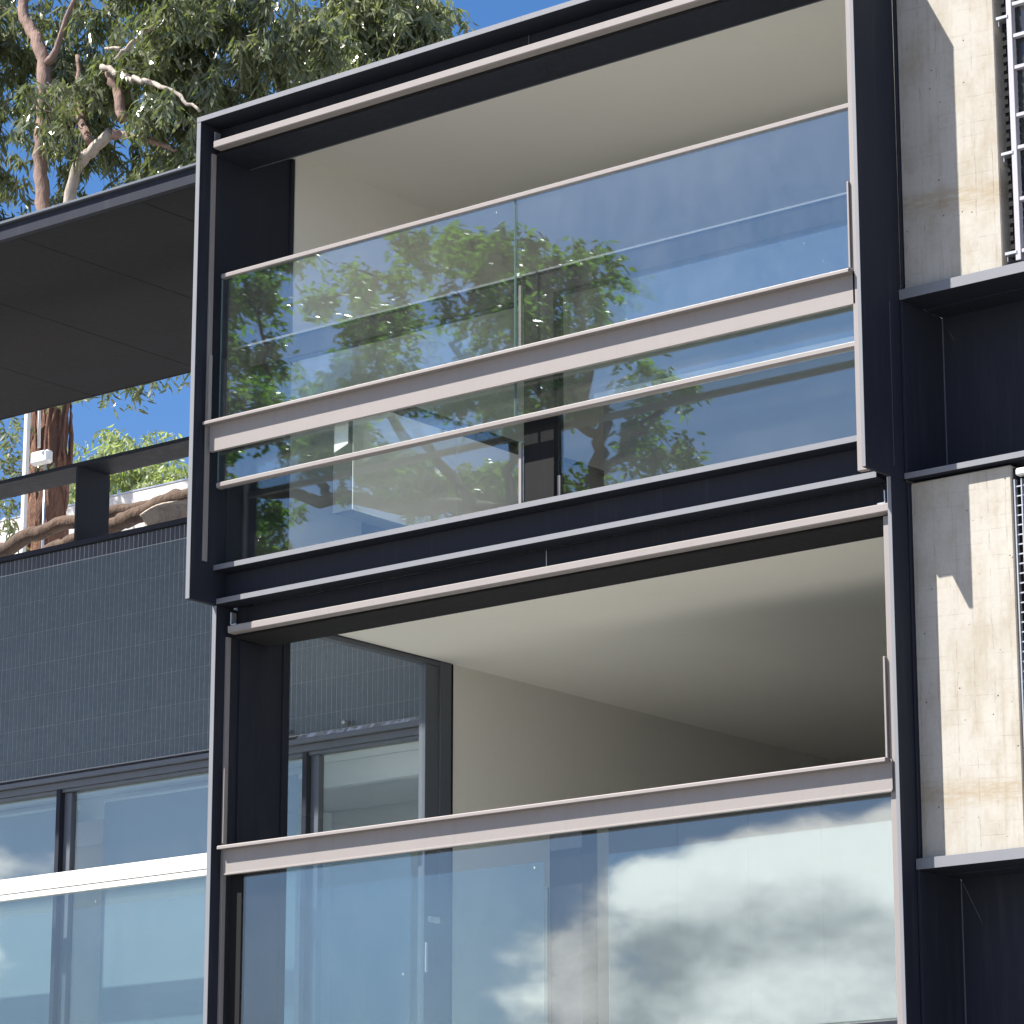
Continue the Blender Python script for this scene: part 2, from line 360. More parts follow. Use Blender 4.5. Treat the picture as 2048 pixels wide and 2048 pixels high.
# head web in two lengths with an open joint
box('head_web', ub, M['charcoal'], T, 2.64, .19, .22, 9.48, 9.653); box('head_web', ub, M['charcoal'], 2.646, XR - .027, .19, .22, 9.48, 9.653)
box('joint_cover', ub, M['window_grey'], 2.637, 2.643, .184, .189, 9.53, 9.65, 0)
prism_x('head_bar', ub, M['silver'], [(.05, 9.474), (.05, 9.514), (.058, 9.520), (.12, 9.520), (.12, 9.468), (.06, 9.468)], .105, 5.068)
box('head_seal', ub, M['black'], .09, 5.06, .124, .145, 9.462, 9.475, 0)
box('head_soffit', ub, M['charcoal'], T, XR - .027, .15, .475, 9.458, 9.478)
box('soffit_edge', ub, M['window_grey'], T, XR - .027, .476, .484, 9.455, 9.64, 0)
boxes('corner_bracket', ub, M['galv'], [(.075, .081, .085, .14, 9.52, 9.60), (.075, .13, .085, .14, 9.52, 9.526)], .001)
box('track', ub, M['silver'], T, .050, .10, .14, 6.70, 9.46); box('track', ub, M['silver'], 4.998, 5.09, .10, .14, 6.45, 9.46)
box('reveal_panel', ub, M['charcoal'], .0, .034, .182, .868, 6.46, 9.65)
box('reveal_trim', ub, M['charcoal'], .0, .05, .871, .904, 6.70, 9.65)
box('stop_bar', ub, M['silver'], .083, .096, .075, .098, 7.612, 8.06); box('stop_bar', ub, M['silver'], 4.984, 4.997, .085, .105, 7.62, 8.13)
# glass balustrade: handrail, two panes, bottom rail
prism_x('handrail', ub, M['silver'], [(.135, 8.592), (.135, 8.614), (.143, 8.620), (.175, 8.620), (.18, 8.612), (.18, 8.588), (.14, 8.588)], .12, 5.062)
box('glass_pane', ub, M['glass_rail'], .115, 2.552, .150, .160, 7.205, 8.588, 0)
box('glass_pane', ub, M['glass_rail'], 2.566, 5.07, .150, .160, 7.205, 8.588, 0)
box('glass_edge', ub, M['glass_edge'], 2.5525, 2.5555, .151, .159, 7.21, 8.586, 0); box('glass_edge', ub, M['glass_edge'], 2.5625, 2.5655, .151, .159, 7.21, 8.586, 0)
box('glass_edge', ub, M['glass_edge'], .110, .1145, .151, .159, 7.21, 8.586, 0)
prism_x('bottom_rail', ub, M['silver'], [(.132, 7.180), (.132, 7.203), (.140, 7.209), (.178, 7.209), (.182, 7.19), (.178, 7.172), (.145, 7.172)], .12, 5.065)
# mid beam: projecting lip over a flat web
mb = prism_x('mid_beam', ub, M['silver'], [(.10, 7.412), (.10, 7.60), (.112, 7.60), (.112, 7.424), (.13, 7.424), (.13, 7.412)], .084, 5.012)
prism_x('lip', mb, M['silver'], [(.048, 7.586), (.048, 7.602), (.054, 7.608), (.112, 7.608), (.112, 7.601), (.0995, 7.601), (.0995, 7.586)], .066, 5.004)
# second sash: glass upstand, dark transom, mullion, lower lights
box('sash_pane', ub, M['glass_inner'], .06, 2.534, .30, .308, 6.692, 7.981, 0); box('sash_pane', ub, M['glass_inner'], 2.766, 5.06, .30, .308, 6.692, 7.981, 0)
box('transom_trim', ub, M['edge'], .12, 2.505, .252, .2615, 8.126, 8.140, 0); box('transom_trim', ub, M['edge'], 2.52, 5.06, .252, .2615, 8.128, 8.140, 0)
box('pane_clip', ub, M['white_metal'], 2.512, 2.55, .205, .226, 8.112, 8.136, .003)
box('transom', ub, M['black'], .05, 5.06, .262, .36, 7.982, 8.14)
box('mullion', ub, M['black'], 2.535, 2.765, .262, .36, 6.695, 7.981)
box('glazing_bead', ub, M['silver'], 2.508, 2.530, .245, .262, 6.695, 7.08); box('glazing_bead', ub, M['silver'], 2.508, 2.530, .245, .262, 7.65, 8.07)
box('glazing_bead', ub, M['silver'], 2.768, 2.79, .285, .298, 6.695, 6.84)
# floor edge: two flanges with a recessed web
box('floor_flange', ub, M['charcoal'], T + .002, XR - .027, .21, .40, 6.655, 6.690)
box('floor_web', ub, M['charcoal'], T + .002, XR - .027, .33, .36, 6.477, 6.653)
box('floor_flange', ub, M['charcoal'], T + .002, 5.03, .243, .40, 6.440, 6.475)
# faint marker scribble on the flange face
bm = bmesh.new(); rs = random.Random(5); x = 1.45
while x < 2.28:
    w = rs.uniform(.006, .03); zc = 6.668 + rs.uniform(-.004, .005)
    if rs.random() < .75: add_box(bm, x, x + w, .2085, .2095, zc, zc + rs.uniform(.002, .006))
    if rs.random() < .5: add_box(bm, x, x + .002, .2085, .2095, zc - .004, zc + .009)
    x += w + rs.uniform(.004, .02) + (.05 if rs.random() < .12 else 0)
bmobj('marker_scribble', bm, M['ink'], ub)['kind'] = 'stuff'
# pale tape hanging on the inside of the glass
mk('tape', [(1.10, .164, 7.46), (1.215, .164, 7.45), (1.215, .164, 7.285), (1.10, .164, 7.245), (1.10, .166, 7.46), (1.215, .166, 7.45), (1.215, .166, 7.285), (1.10, .166, 7.245)],
   [[0, 3, 2, 1], [4, 5, 6, 7], [0, 1, 5, 4], [1, 2, 6, 5], [2, 3, 7, 6], [3, 0, 4, 7]], M['white_panel'], ub)
lc = thing('dark_backing', (.2, 3.5, 6.69), 'dark low box added along the left wall to darken the view into the upper bay', 'cabinet')  # invented box, added to keep the background dark behind the mirrored tree
box('carcass', lc, M['dark_wall'], .056, .36, 1.62, 7.0, 6.695, 8.02); box('top', lc, M['charcoal'], .056, .38, 1.60, 7.02, 8.022, 8.05)
for k in range(4): box('door', lc, M['dark_wall'], .362, .378, 1.63 + 1.34 * k, 2.96 + 1.34 * k, 6.76, 8.01)
# white unit hung from the left wall in the upper room
wu = thing('wall_cabinet', (.82, 1.6, 6.99), 'white hanging cabinet behind the lower glass of the upper bay', 'cabinet')
box('carcass', wu, M['grey_wall'], .73, .889, .571, 2.6, 6.992, 7.722, .003)  # white unit: front greyed, doors whitened, so the colours carry light and shade
box('door', wu, M['white_panel'], .89, .902, .573, 1.6, 6.995, 7.719); box('door', wu, M['white_panel'], .89, .902, 1.604, 2.598, 6.995, 7.719)

# ================================================================== LOWER BAY
lb = thing('balcony_bay', (2.56, .5, 3.2), 'lower dark steel balcony bay with cloud reflections in its wide glass', 'balcony', 'steel framed balcony bays')
Y0 = .25
box('side_plate', lb, M['charcoal'], 0, T, Y0, .62, 3.0, 6.434); box('side_plate', lb, M['charcoal'], XR - TR, XR, Y0, .42, 3.0, 6.434)
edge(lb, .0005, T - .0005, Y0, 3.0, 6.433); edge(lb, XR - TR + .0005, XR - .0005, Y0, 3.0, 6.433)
prism_x('head_bar', lb, M['silver'], [(.295, 6.258), (.295, 6.296), (.303, 6.302), (.36, 6.302), (.36, 6.252), (.305, 6.252)], .095, 5.075)
boxes('corner_bracket', lb, M['galv'], [(.10, .108, .31, .36, 6.304, 6.39), (.10, .15, .31, .36, 6.304, 6.312)], .001)
boxes('corner_bracket', lb, M['galv'], [(5.03, 5.038, .31, .36, 6.304, 6.38), (4.985, 5.03, .31, .36, 6.304, 6.312)], .001)
box('head_web', lb, M['charcoal'], T, 2.57, .44, .46, 6.27, 6.452); box('head_web', lb, M['charcoal'], 2.577, XR - .035, .44, .46, 6.27, 6.452)
box('joint_cover', lb, M['galv'], 2.568, 2.574, .434, .439, 6.33, 6.44, 0)
box('head_soffit', lb, M['soffit'], T, XR - .035, .41, .752, 6.247, 6.268); box('head_seal', lb, M['black'], .08, 5.07, .38, .40, 6.245, 6.27, 0)
box('track', lb, M['silver'], T, .056, .335, .37, 3.1, 6.24); box('track', lb, M['silver'], 5.005, 5.09, .335, .37, 3.1, 6.24)
box('stop_bar', lb, M['silver'], .078, .089, .30, .325, 4.9, 5.38); box('stop_bar', lb, M['silver'], 4.99, 5.004, .315, .335, 4.86, 5.45)
box('reveal_panel', lb, M['charcoal'], .0, .034, .622, .88, 3.0, 6.44); box('reveal_trim', lb, M['charcoal'], .0, .045, .883, .945, 3.0, 6.44)
box('reveal_panel', lb, M['charcoal'], T + .001, .05, .465, .62, 3.0, 6.24)
mb = prism_x('mid_beam', lb, M['silver'], [(.318, 4.702), (.318, 4.878), (.33, 4.878), (.33, 4.715), (.345, 4.715), (.345, 4.702)], .075, 5.028)
prism_x('lip', mb, M['silver'], [(.268, 4.862), (.268, 4.878), (.274, 4.884), (.33, 4.884), (.33, 4.879), (.3175, 4.879), (.3175, 4.862)], .066, 5.016)
prism_x('drip_bead', mb, M['silver'], [(.312, 4.702), (.312, 4.711), (.3175, 4.714), (.3175, 4.702)], .077, 5.026)
box('glass_pane', lb, M['glass_low'], .19, 5.05, .385, .395, 3.50, 4.72, 0)
box('glass_frame', lb, M['black'], .085, .188, .375, .40, 3.45, 4.715)
box('inner_pane', lb, M['glass_low'], .745, 2.555, .425, .433, 3.47, 4.568, 0); box('inner_pane', lb, M['glass_low'], 3.02, 5.05, .425, .433, 3.47, 4.566, 0)
box('sill_flange', lb, M['charcoal'], T + .002, XR - .036, .36, .50, 3.455, 3.482)
box('column', lb, M['charcoal'], 2.56, 2.80, .47, .62, 3.46, 4.85)
box('column_bead', lb, M['silver'], 2.53, 2.556, .455, .475, 3.46, 4.42)
kc = thing('tall_cabinet', (4.0, 2.3, 3.46), 'dark cabinet deep inside the lower bay, enlarged to set off the cloud reflection', 'cabinet')
box('carcass', kc, M['dark_wall'], 1.83, 5.08, 2.02, 2.6, 3.47, 5.235); box('top', kc, M['charcoal'], 1.82, 5.085, 1.99, 2.61, 5.237, 5.255)  # stretched wider and taller to darken what lies behind the cloud reflection
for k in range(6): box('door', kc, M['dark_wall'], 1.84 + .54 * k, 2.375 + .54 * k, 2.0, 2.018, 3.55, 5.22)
# side window in the left return
sw = thing('side_window', (.05, 1.7, 3.46), 'dark framed side window of the lower bay looking onto blue-grey tiles', 'window')
box('frame_head', sw, M['window_grey'], .0, .07, .95, 2.45, 6.392, 6.425); box('frame_head', sw, M['charcoal'], .0, .082, .95, 2.565, 6.4265, 6.47)
box('pane', sw, M['glass_side'], .035, .043, .95, 2.30, 3.46, 6.391, 0)
box('corner_post', sw, M['window_grey'], .0, .06, 2.30, 2.44, 3.46, 6.391); box('corner_post', sw, M['window_grey'], .0, .075, 2.442, 2.56, 3.46, 6.425)
box('seal', sw, M['black'], .0, .08, 2.562, 2.572, 3.46, 6.425, 0)
box('handle', sw, M['white_metal'], .061, .085, 2.33, 2.44, 4.62, 4.66, .004); box('latch', sw, M['white_metal'], .061, .075, 2.305, 2.325, 4.28, 4.48, .004)

# ================================================================== CONCRETE WALL + STEEL RECESSES (right)
def recess(z0, z1, label):
    t = thing('steel_recess', (6, .6, z0), label, 'recess', 'dark steel recesses between concrete panels')
    box('flange', t, M['charcoal'], XR + .004, 7.6, .385, .62, z1, z1 + .06); box('flange', t, M['charcoal'], XR + .004, 7.6, .385, .62, z0, z0 + .034)
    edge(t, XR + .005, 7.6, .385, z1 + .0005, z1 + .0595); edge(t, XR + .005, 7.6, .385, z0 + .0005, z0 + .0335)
    box('side_panel', t, M['charcoal'], XR + .004, 5.138, .388, .81, z0 + .035, z1 - .001)
    box('back_panel', t, M['charcoal'], 5.139, 7.6, .812, .84, z0 + .035, z1 - .001); box('soffit_panel', t, M['charcoal'], 5.139, 7.6, .625, .811, z1 - .004, z1 + .04)
    box('seam', t, M['window_grey'], 5.139, 5.145, .806, .811, z0 + .04, z1 - .005, 0)
    return t
recess(6.442, 7.480, 'upper dark steel recess between the two pale concrete panels')
recess(3.10, 4.275, 'lower dark steel recess below the stained concrete panel')
def conc(z0, z1, label, side):
    bm = bmesh.new(); add_box(bm, 5.131, 5.766, .43, .92, z0, z1, .006)
    t = thing('concrete_panel', (5.45, .6, z0), label, 'wall', 'pale board-marked concrete panels')
    bmobj('face', bm, M['concrete'], t)
    box('steel_edge', t, M['charcoal'], XR + .003, 5.130, .408, .60, z0 - .004, z1)
    return t
conc(7.541, 10.2, 'upper pale board-marked concrete panel beside the grid window', 1)
conc(4.336, 6.426, 'lower pale concrete panel with stain bands beside the wire screen', 1)
# grid window top right
gw = thing('grid_window', (6.4, .45, 7.545), 'window with white glazing bars at the upper right edge', 'window')
box('frame_post', gw, M['lilac_metal'], 5.864, 5.898, .40, .44, 7.56, 10.1)
for z in (9.05, 8.86, 8.672, 8.39, 8.20, 7.90, 7.60): box('glazing_bar', gw, M['lilac_metal'], 5.899, 6.9, .405, .435, z, z + .022)
box('frame_post', gw, M['lilac_metal'], 6.30, 6.34, .40, .44, 7.56, 10.1)
box('pane', gw, M['glass_side'], 5.872, 6.9, .45, .456, 7.56, 10.1, 0); box('backing', gw, M['soffit'], 5.77, 6.9, .80, .82, 7.545, 10.1)
box('jamb', gw, M['soffit'], 5.7675, 5.95, .52, .58, 7.545, 10.1)
for z in (8.985, 8.18, 7.60): boxes('bracket', gw, M['galv'], [(5.80, 5.875, .395, .47, z, z + .018), (5.80, 5.806, .42, .52, z - .03, z)], .002)
zz = 7.6
while zz < 10.0:
    box('fixing_tooth', gw, M['black'], 5.805, 5.825 + .008 * (int(zz * 20) % 2), .452, .468, zz, zz + .028, 0); zz += .05
# wire screen, lower right
ws = thing('wire_screen', (6.2, .42, 4.34), 'silver wire mesh screen at the right edge beside the lower concrete panel', 'screen')
z = 4.36; hb = None
proto = None
def inst(src, name, parent, d):
    o = link(bpy.data.objects.new(name, src.data)); o.parent = parent; o.location = src.location + Vector(d); return o
proto = boxes('mesh_bar', ws, M['galv'], [(5.80, 6.6, .405, .411, 4.36, 4.368), (5.80, 6.6, .418, .424, 4.366, 4.372)], .001)
for i in range(1, 37): inst(proto, 'mesh_bar', ws, (0, 0, .0535 * i))
proto = box('mesh_wire', ws, M['galv'], 5.798, 5.806, .398, .426, 4.35, 6.33, .001)
for i in range(1, 18): inst(proto, 'mesh_wire', ws, (.043 * i, 0, 0))
box('top_bracket', ws, M['white_metal'], 5.82, 5.92, .38, .43, 6.345, 6.385, .008)
box('backing', ws, M['soffit'], 5.77, 6.6, .80, .82, 4.34, 6.43)
box('edge_post', ws, M['soffit'], 5.7675, 5.785, .45, .60, 4.34, 6.41)

# ================================================================== LEFT WING
cn = thing('canopy', (-4.5, 2, 9.41), 'flat dark canopy with panelled soffit over the roof terrace', 'canopy')
box('fascia', cn, M['charcoal'], -10, -.02, .352, .40, 9.420, 9.529); box('gutter_lip', cn, M['window_grey'], -10, -.018, .325, .42, 9.530, 9.548)
box('deck', cn, M['soffit'], -10, -.02, .42, 3.47, 9.45, 9.54)
js = [-10, -8.1, -6.9, -5.7, -4.5, -3.3, -2.1, -.9, -.02]
for a, b in zip(js[:-1], js[1:]): box('soffit_panel', cn, M['soffit'], a + .003, b - .003, .40, 3.475, 9.418, 9.449, .001)
box('back_edge', cn, M['soffit'], -10, -.02, 3.477, 3.50, 9.416, 9.54)
tf = thing('terrace_frame', (-4, 2.7, 7.86), 'dark steel rail and upright framing the gap above the tiled wall', 'railing')
box('rail', tf, M['charcoal'], -9, -.3, 2.49, 2.83, 8.462, 8.492); box('upright', tf, M['charcoal'], -3.649, -3.619, 2.50, 2.84, 7.862, 8.461)
box('upright', tf, M['charcoal'], -6.6, -6.57, 2.50, 2.84, 7.862, 8.461)
tw = thing('tiled_wall', (-3, 2.6, 6.0), 'blue-grey mosaic tiled parapet wall under the terrace rail', 'wall')
box('backing', tw, M['grout'], -9, .03, 2.503, 2.85, 6.075, 7.818, 0)
box('coping', tw, M['charcoal'], -9, .03, 2.470, 2.86, 7.822, 7.860)
PW = .0481
proto = None
for i in range(96):
    x = -.02 - PW * (i + 1)
    if x < -4.62: continue
    if proto is None: proto = box('tile', tw, M['tile_top'], x + .0034, x + PW - .0034, 2.5005, 2.5045, 7.714, 7.818, .0008); px0 = x
    else: inst(proto, 'tile', tw, (x - px0, random.uniform(-.0008, .0008), 0))
# the field of small tiles, joined: per-tile offsets, wider vertical joints, sheet joints every 250 mm
tv = []; tf_ = []
NX = int((4.65 + .02) / PW); TH = .025
zr = 7.7085
rows = []
while zr - TH > 6.078:
    for k in range(10):
        if zr - TH < 6.078: break
        rows.append((zr - TH + .00012, zr - (.0020 if k == 0 else .00012))); zr -= TH
for (za, zb) in rows:
    for i in range(-1, NX):
        xa = -.02 - PW * (i + 1); y = 2.5005 + random.uniform(-.0007, .0007); wv = .0025
        a = (xa + wv, xa + PW - wv); o = len(tv); b = .0009
        for (x, zq) in ((a[0], za), (a[1], za), (a[1], zb), (a[0], zb)): tv.append((x, 2.5025, zq))
        for (x, zq) in ((a[0] + b, za + b * .05), (a[1] - b, za + b * .05), (a[1] - b, zb - b * .05), (a[0] + b, zb - b * .05)): tv.append((x, y, zq))
        tf_ += [[o + 4, o + 5, o + 6, o + 7]] + [[o + j, o + (j + 1) % 4, o + 4 + (j + 1) % 4, o + 4 + j] for j in range(4)]
t_ = mk('tile_field', tv, tf_, M['tile'], tw); t_['kind'] = 'stuff'
box('drip_flashing', tw, M['window_grey'], -9, .0, 2.455, 2.56, 6.008, 6.044)
# torn silver foil on the flashing and two bolts
fv = []; ff = []; rs = np.random.default_rng(3); xs = np.linspace(-1.27, -.05, 60)
for i, x in enumerate(xs):
    h = .012 + .016 * rs.random(); fv += [(x, 2.452 + .004 * rs.random(), 6.043), (x, 2.462 + .012 * rs.random(), 6.046 + h)]
for i in range(59): ff.append([2 * i, 2 * i + 2, 2 * i + 3, 2 * i + 1])
mk('foil_tape', fv, ff, M['galv'], tw)
for x in (-.81, -1.36):
    v, f = tube([(x, 2.49, 6.11), (x, 2.45, 6.11)], [.014, .012], 8); v2, f2 = tube([(x, 2.45, 6.11), (x, 2.432, 6.112)], [.02, .015], 8)
    V, Fc = merge([(v, f), (v2, f2)]); mk('bolt', V, Fc, M['galv'], tw, True)
box('lower_wall', tw, M['window_grey'], -9, .0, 2.50, 2.86, 0, 3.4)
# left window
lw = thing('strip_window', (-3, 2.55, 3.4), 'grey framed strip window under the tiled wall with pale blinds behind', 'window')
box('frame_head', lw, M['window_grey'], -9, .0, 2.50, 2.60, 5.955, 6.006); box('frame_lip', lw, M['window_grey'], -9, 0, 2.52, 2.60, 5.930, 5.954)
for (a, b) in ((-9, -3.70), (-3.62, -1.20), (-1.12, -.02)): box('pane', lw, M['glass_low' if b < -1 else 'glass_side'], a, b, 2.575, 2.583, 3.42, 5.929, 0)
for xm in (-3.70, -1.205):
    box('mullion', lw, M['window_grey'], xm, xm + .075, 2.545, 2.60, 3.42, 5.928); box('mullion_fin', lw, M['charcoal'], xm - .045, xm - .002, 2.50, 2.60, 3.42, 5.953)
box('frame_sill', lw, M['window_grey'], -9, 0, 2.50, 2.62, 3.40, 3.419)
wr = thing('wing_room', (-4, 4, 3.4), 'pale room behind the strip window of the left wing', 'room')
box('ceiling', wr, M['white_panel'], -9, -.17, 2.62, 6.4, 5.96, 6.0, 0); box('wall', wr, M['plaster'], -9, -.17, 4.6, 4.7, 3.4, 5.958, 0); box('floor', wr, M['floor'], -9, -.17, 2.62, 4.6, 3.30, 3.40, 0)
box('bulkhead', wr, M['white_panel'], -9, -.17, 2.95, 3.02, 5.78, 5.958)
box('partition', wr, M['white_panel'], -2.9, -2.82, 3.02, 4.59, 3.41, 5.955)
v, f = tube([(-.75, 3.4, 5.9595), (-.75, 3.4, 5.955)], [.06, .06], 20); mk('downlight', v, f, M['window_grey'], wr)
def blind(x0, x1, label):
    t = thing('roller_blind', ((x0 + x1) / 2, 2.75, 3.4), label, 'blind', 'roller blinds in the strip window')
    v, f = tube([(x0, 2.78, 5.86), (x1, 2.78, 5.86)], [.028, .028], 10); mk('roller', v, f, M['white_panel'], t, True)
    box('cloth', t, M['blind'], x0 + .02, x1 - .02, 2.75, 2.753, 3.6, 5.86, 0); box('hem_bar', t, M['white_metal'], x0 + .02, x1 - .02, 2.745, 2.758, 3.57, 3.60)
blind(-8.9, -3.8, 'wide pale roller blind behind the leftmost pane of the strip window')
blind(-3.5, -1.5, 'pale roller blind behind the strip window pane nearest the lower bay')
bl = thing('glass_balustrade', (-3, 2.3, 3.3), 'glass balustrade with broad sunlit white top rail on the left wing', 'balustrade')
prism_x('top_rail', bl, M['white_metal'], [(2.235, 5.155), (2.235, 5.262), (2.24, 5.266), (2.30, 5.266), (2.30, 5.155)], -9, -.02)
prism_x('lower_rail', bl, M['white_metal'], [(2.238, 5.108), (2.238, 5.147), (2.30, 5.147), (2.30, 5.108)], -9, -.02)
box('pane', bl, M['glass_low'], -9, -.03, 2.262, 2.272, 3.30, 5.106, 0)

# ================================================================== BEHIND THE TERRACE
nb = thing('neighbour_wall', (-11, 9.6, 0), 'sunlit white rendered wall behind the terrace gap', 'wall')
box('wall', nb, M['render_white'], -24, -6.5, 9.5, 9.7, 0, 10.78); box('capping', nb, M['galv'], -24, -6.5, 9.493, 9.72, 10.781, 10.80)

def leaves(n_pts, centers, spread, L, Wd, droop, rs, bend=.12, nseg=3):
    """many lanceolate leaves: each a bent strip; returns verts, faces (numpy fast)"""
    c = centers[rs.integers(0, len(centers), n_pts)] + rs.normal(0, 1, (n_pts, 3)) * spread
    d = rs.normal(0, 1, (n_pts, 3)); d[:, 2] = d[:, 2] * .5 - droop; d /= np.linalg.norm(d, axis=1)[:, None]
    s = np.cross(d, rs.normal(0, 1, (n_pts, 3))); s /= np.linalg.norm(s, axis=1)[:, None]
    nrm = np.cross(d, s)
    ln = L * rs.uniform(.6, 1.25, n_pts)[:, None]; w = Wd * rs.uniform(.7, 1.25, n_pts)[:, None]
    b = rs.normal(0, bend, n_pts)[:, None] * ln
    p0 = c; p1 = c + d * ln * .32 + nrm * b * .5; p2 = c + d * ln * .66 + nrm * b * .6; p3 = c + d * ln
    V = np.stack([p0, p1 - s * w * .5, p1 + s * w * .5, p2 - s * w * .38, p2 + s * w * .38, p3], 1).reshape(-1, 3)
    base = (np.arange(n_pts) * 6)[:, None]
    tri1 = base + np.array([0, 1, 2]); q = base + np.array([1, 3, 4, 2]); tri2 = base + np.array([3, 5, 4])
    return V, tri1.tolist() + q.tolist() + tri2.tolist()
def sprays(clumps, per, length, rs, jit):
    """twig points hanging out from clump centres, so leaves form tufts with gaps"""
    out = []; twigs = []
    for (x, y, z, r) in clumps:
        for _ in range(per):
            d = rs.normal(0, 1, 3); d[2] = d[2] * .6 + .15; d /= np.linalg.norm(d); p = np.array([x, y, z]) + d * r * rs.uniform(.35, 1.0)
            g_ = np.array([d[0] * .6, d[1] * .6, -.75]) + rs.normal(0, .25, 3); g_ /= np.linalg.norm(g_)
            k = max(3, int(length / .05)); ts = np.linspace(0, length * rs.uniform(.5, 1.2), k)
            pts = p + ts[:, None] * g_ + rs.normal(0, jit, (k, 3)); out.append(pts)
            twigs.append((np.array([x, y, z]) + d * r * .1, p, pts[-1]))
    return np.concatenate(out), twigs

# ---- big gum tree
rs = np.random.default_rng(21)
gt = thing('gum_tree', (-9.8, 8, 0), 'tall gum tree with pink limbs and hanging leaves rising behind the canopy', 'tree')
tr, rd = resample([(-9.7, 8.1, 0), (-9.78, 8, 6), (-9.80, 8, 10.28), (-9.80, 8, 10.66), (-9.84, 8, 11.05), (-9.85, 8, 11.6), (-9.85, 8, 12.6)], [.34, .27, .225, .21, .20, .20, .20], 90, .012, rs)
v, f = tube(tr, rd, 22, .085, rs); mk('trunk', v, f, M['bark_red'], gt, True)
bk = []
for k in range(70):
    a = rs.uniform(math.pi * .9, math.pi * 2.3); z0_ = rs.uniform(9.4, 11.9); h_ = rs.uniform(.25, .9); r0 = .222 if z0_ < 10.6 else .208
    cx_, cy_ = -9.81 + rs.normal(0, .004), 8.0
    bk.append(tube([(cx_ + math.cos(a + .1 * math.sin(3 * q + k)) * (r0 + .012 * rs.random()), cy_ + math.sin(a + .1 * math.sin(3 * q + k)) * (r0 + .012 * rs.random()), z0_ + h_ * q) for q in np.linspace(0, 1, 7)], [.004, .014, .018, .016, .018, .012, .003], 5, .3, rs, False))
V, Fc = merge(bk); mk('stringy_bark', V, Fc, M['bark_red'], gt)['kind'] = 'stuff'
def limb(name, pts, rad, mat, m=24, wob=.012, n=10, yoff=0):
    pts = [(p[0], p[1] + yoff, p[2]) for p in pts]
    q, r_ = resample(pts, rad, m, wob, rs); v, f = tube(q, r_, n, .05, rs); return mk(name, v, f, mat, gt, True)
limb('limb', [(-9.88, 8, 12.4), (-10.02, 8, 13.58), (-10.11, 8, 13.96), (-10.07, 8, 14.33), (-10.11, 8, 14.59), (-10.02, 8, 14.89), (-10.08, 8, 15.15), (-10.22, 8, 15.48), (-10.41, 8, 15.78), (-10.52, 8, 16.1), (-10.7, 8, 17.2)], [.13, .078, .074, .07, .078, .082, .074, .066, .06, .055, .03], M['bark_pink'], 46)
limb('limb', [(-9.82, 8, 12.5), (-9.66, 8, 13.2), (-9.63, 8, 13.55), (-9.59, 8, 13.84), (-9.47, 8, 13.95), (-9.23, 8, 14.05), (-9.05, 8, 14.15)], [.10, .08, .066, .056, .064, .06, .056], M['bark_grey'], 26, .006)
limb('limb', [(-9.34, 8, 14.10), (-9.54, 8.05, 14.37), (-9.64, 8.1, 14.63), (-9.7, 8.1, 15.2)], [.05, .045, .04, .02], M['bark_pink'], 14)
limb('limb', [(-8.89, 8, 14.25), (-8.96, 8, 14.51), (-9.06, 8, 14.73), (-9.11, 8, 14.86)], [.06, .055, .055, .05], M['bark_pink'], 12)
limb('limb', [(-9.05, 8.05, 14.13), (-8.97, 8.05, 14.11), (-8.65, 8.05, 14.01), (-8.39, 8.05, 13.87), (-8.13, 8.05, 13.75)], [.06, .045, .04, .03, .012], M['bark_pink'], 16)
limb('limb', [(-10.02, 8, 14.89), (-9.83, 7.95, 14.68), (-9.74, 7.95, 14.58)], [.05, .045, .02], M['bark_pink'], 10)
limb('limb', [(-10.08, 8, 15.15), (-9.91, 8, 15.25), (-9.86, 8, 15.4), (-9.5, 8, 16.2)], [.05, .04, .03, .015], M['bark_pink'], 12)
limb('branch', [(-9.12, 7.9, 14.86), (-8.62, 7.9, 14.58), (-8.18, 7.85, 14.41), (-7.91, 7.85, 14.19), (-7.64, 7.85, 13.99)], [.032, .03, .026, .022, .014], M['bark_grey'], 24, .012, 7)
limb('branch', [(-8.82, 7.8, 14.83), (-8.69, 7.8, 14.92), (-8.46, 7.8, 15.0), (-8.15, 7.8, 15.08)], [.012, .022, .022, .02], M['bark_grey'], 14, .008, 7)
limb('branch', [(-8.97, 7.8, 14.99), (-8.74, 7.8, 14.93)], [.014, .018], M['bark_grey'], 6, .004, 6)
# sprawling low limbs seen in the gap above the tiles
limb('low_limb', [(-9.6, 7.6, 9.4), (-8.6, 6.2, 8.75), (-7.4, 4.9, 8.58), (-6.66, 4.5, 8.66), (-6.39, 4.5, 8.71), (-6.08, 4.5, 8.75), (-5.74, 4.5, 8.77), (-5.3, 4.5, 8.745), (-4.98, 4.5, 8.765), (-4.62, 4.5, 8.77)], [.15, .12, .09, .068, .068, .064, .06, .058, .055, .05], M['bark_log'], 60, .012, 14)
limb('low_limb', [(-5.9, 4.35, 8.50), (-5.09, 4.3, 8.58), (-4.78, 4.3, 8.63), (-4.53, 4.3, 8.68), (-4.28, 4.3, 8.70), (-3.6, 4.3, 8.66)], [.05, .065, .075, .07, .065, .05], M['bark_log'], 40, .012, 12)
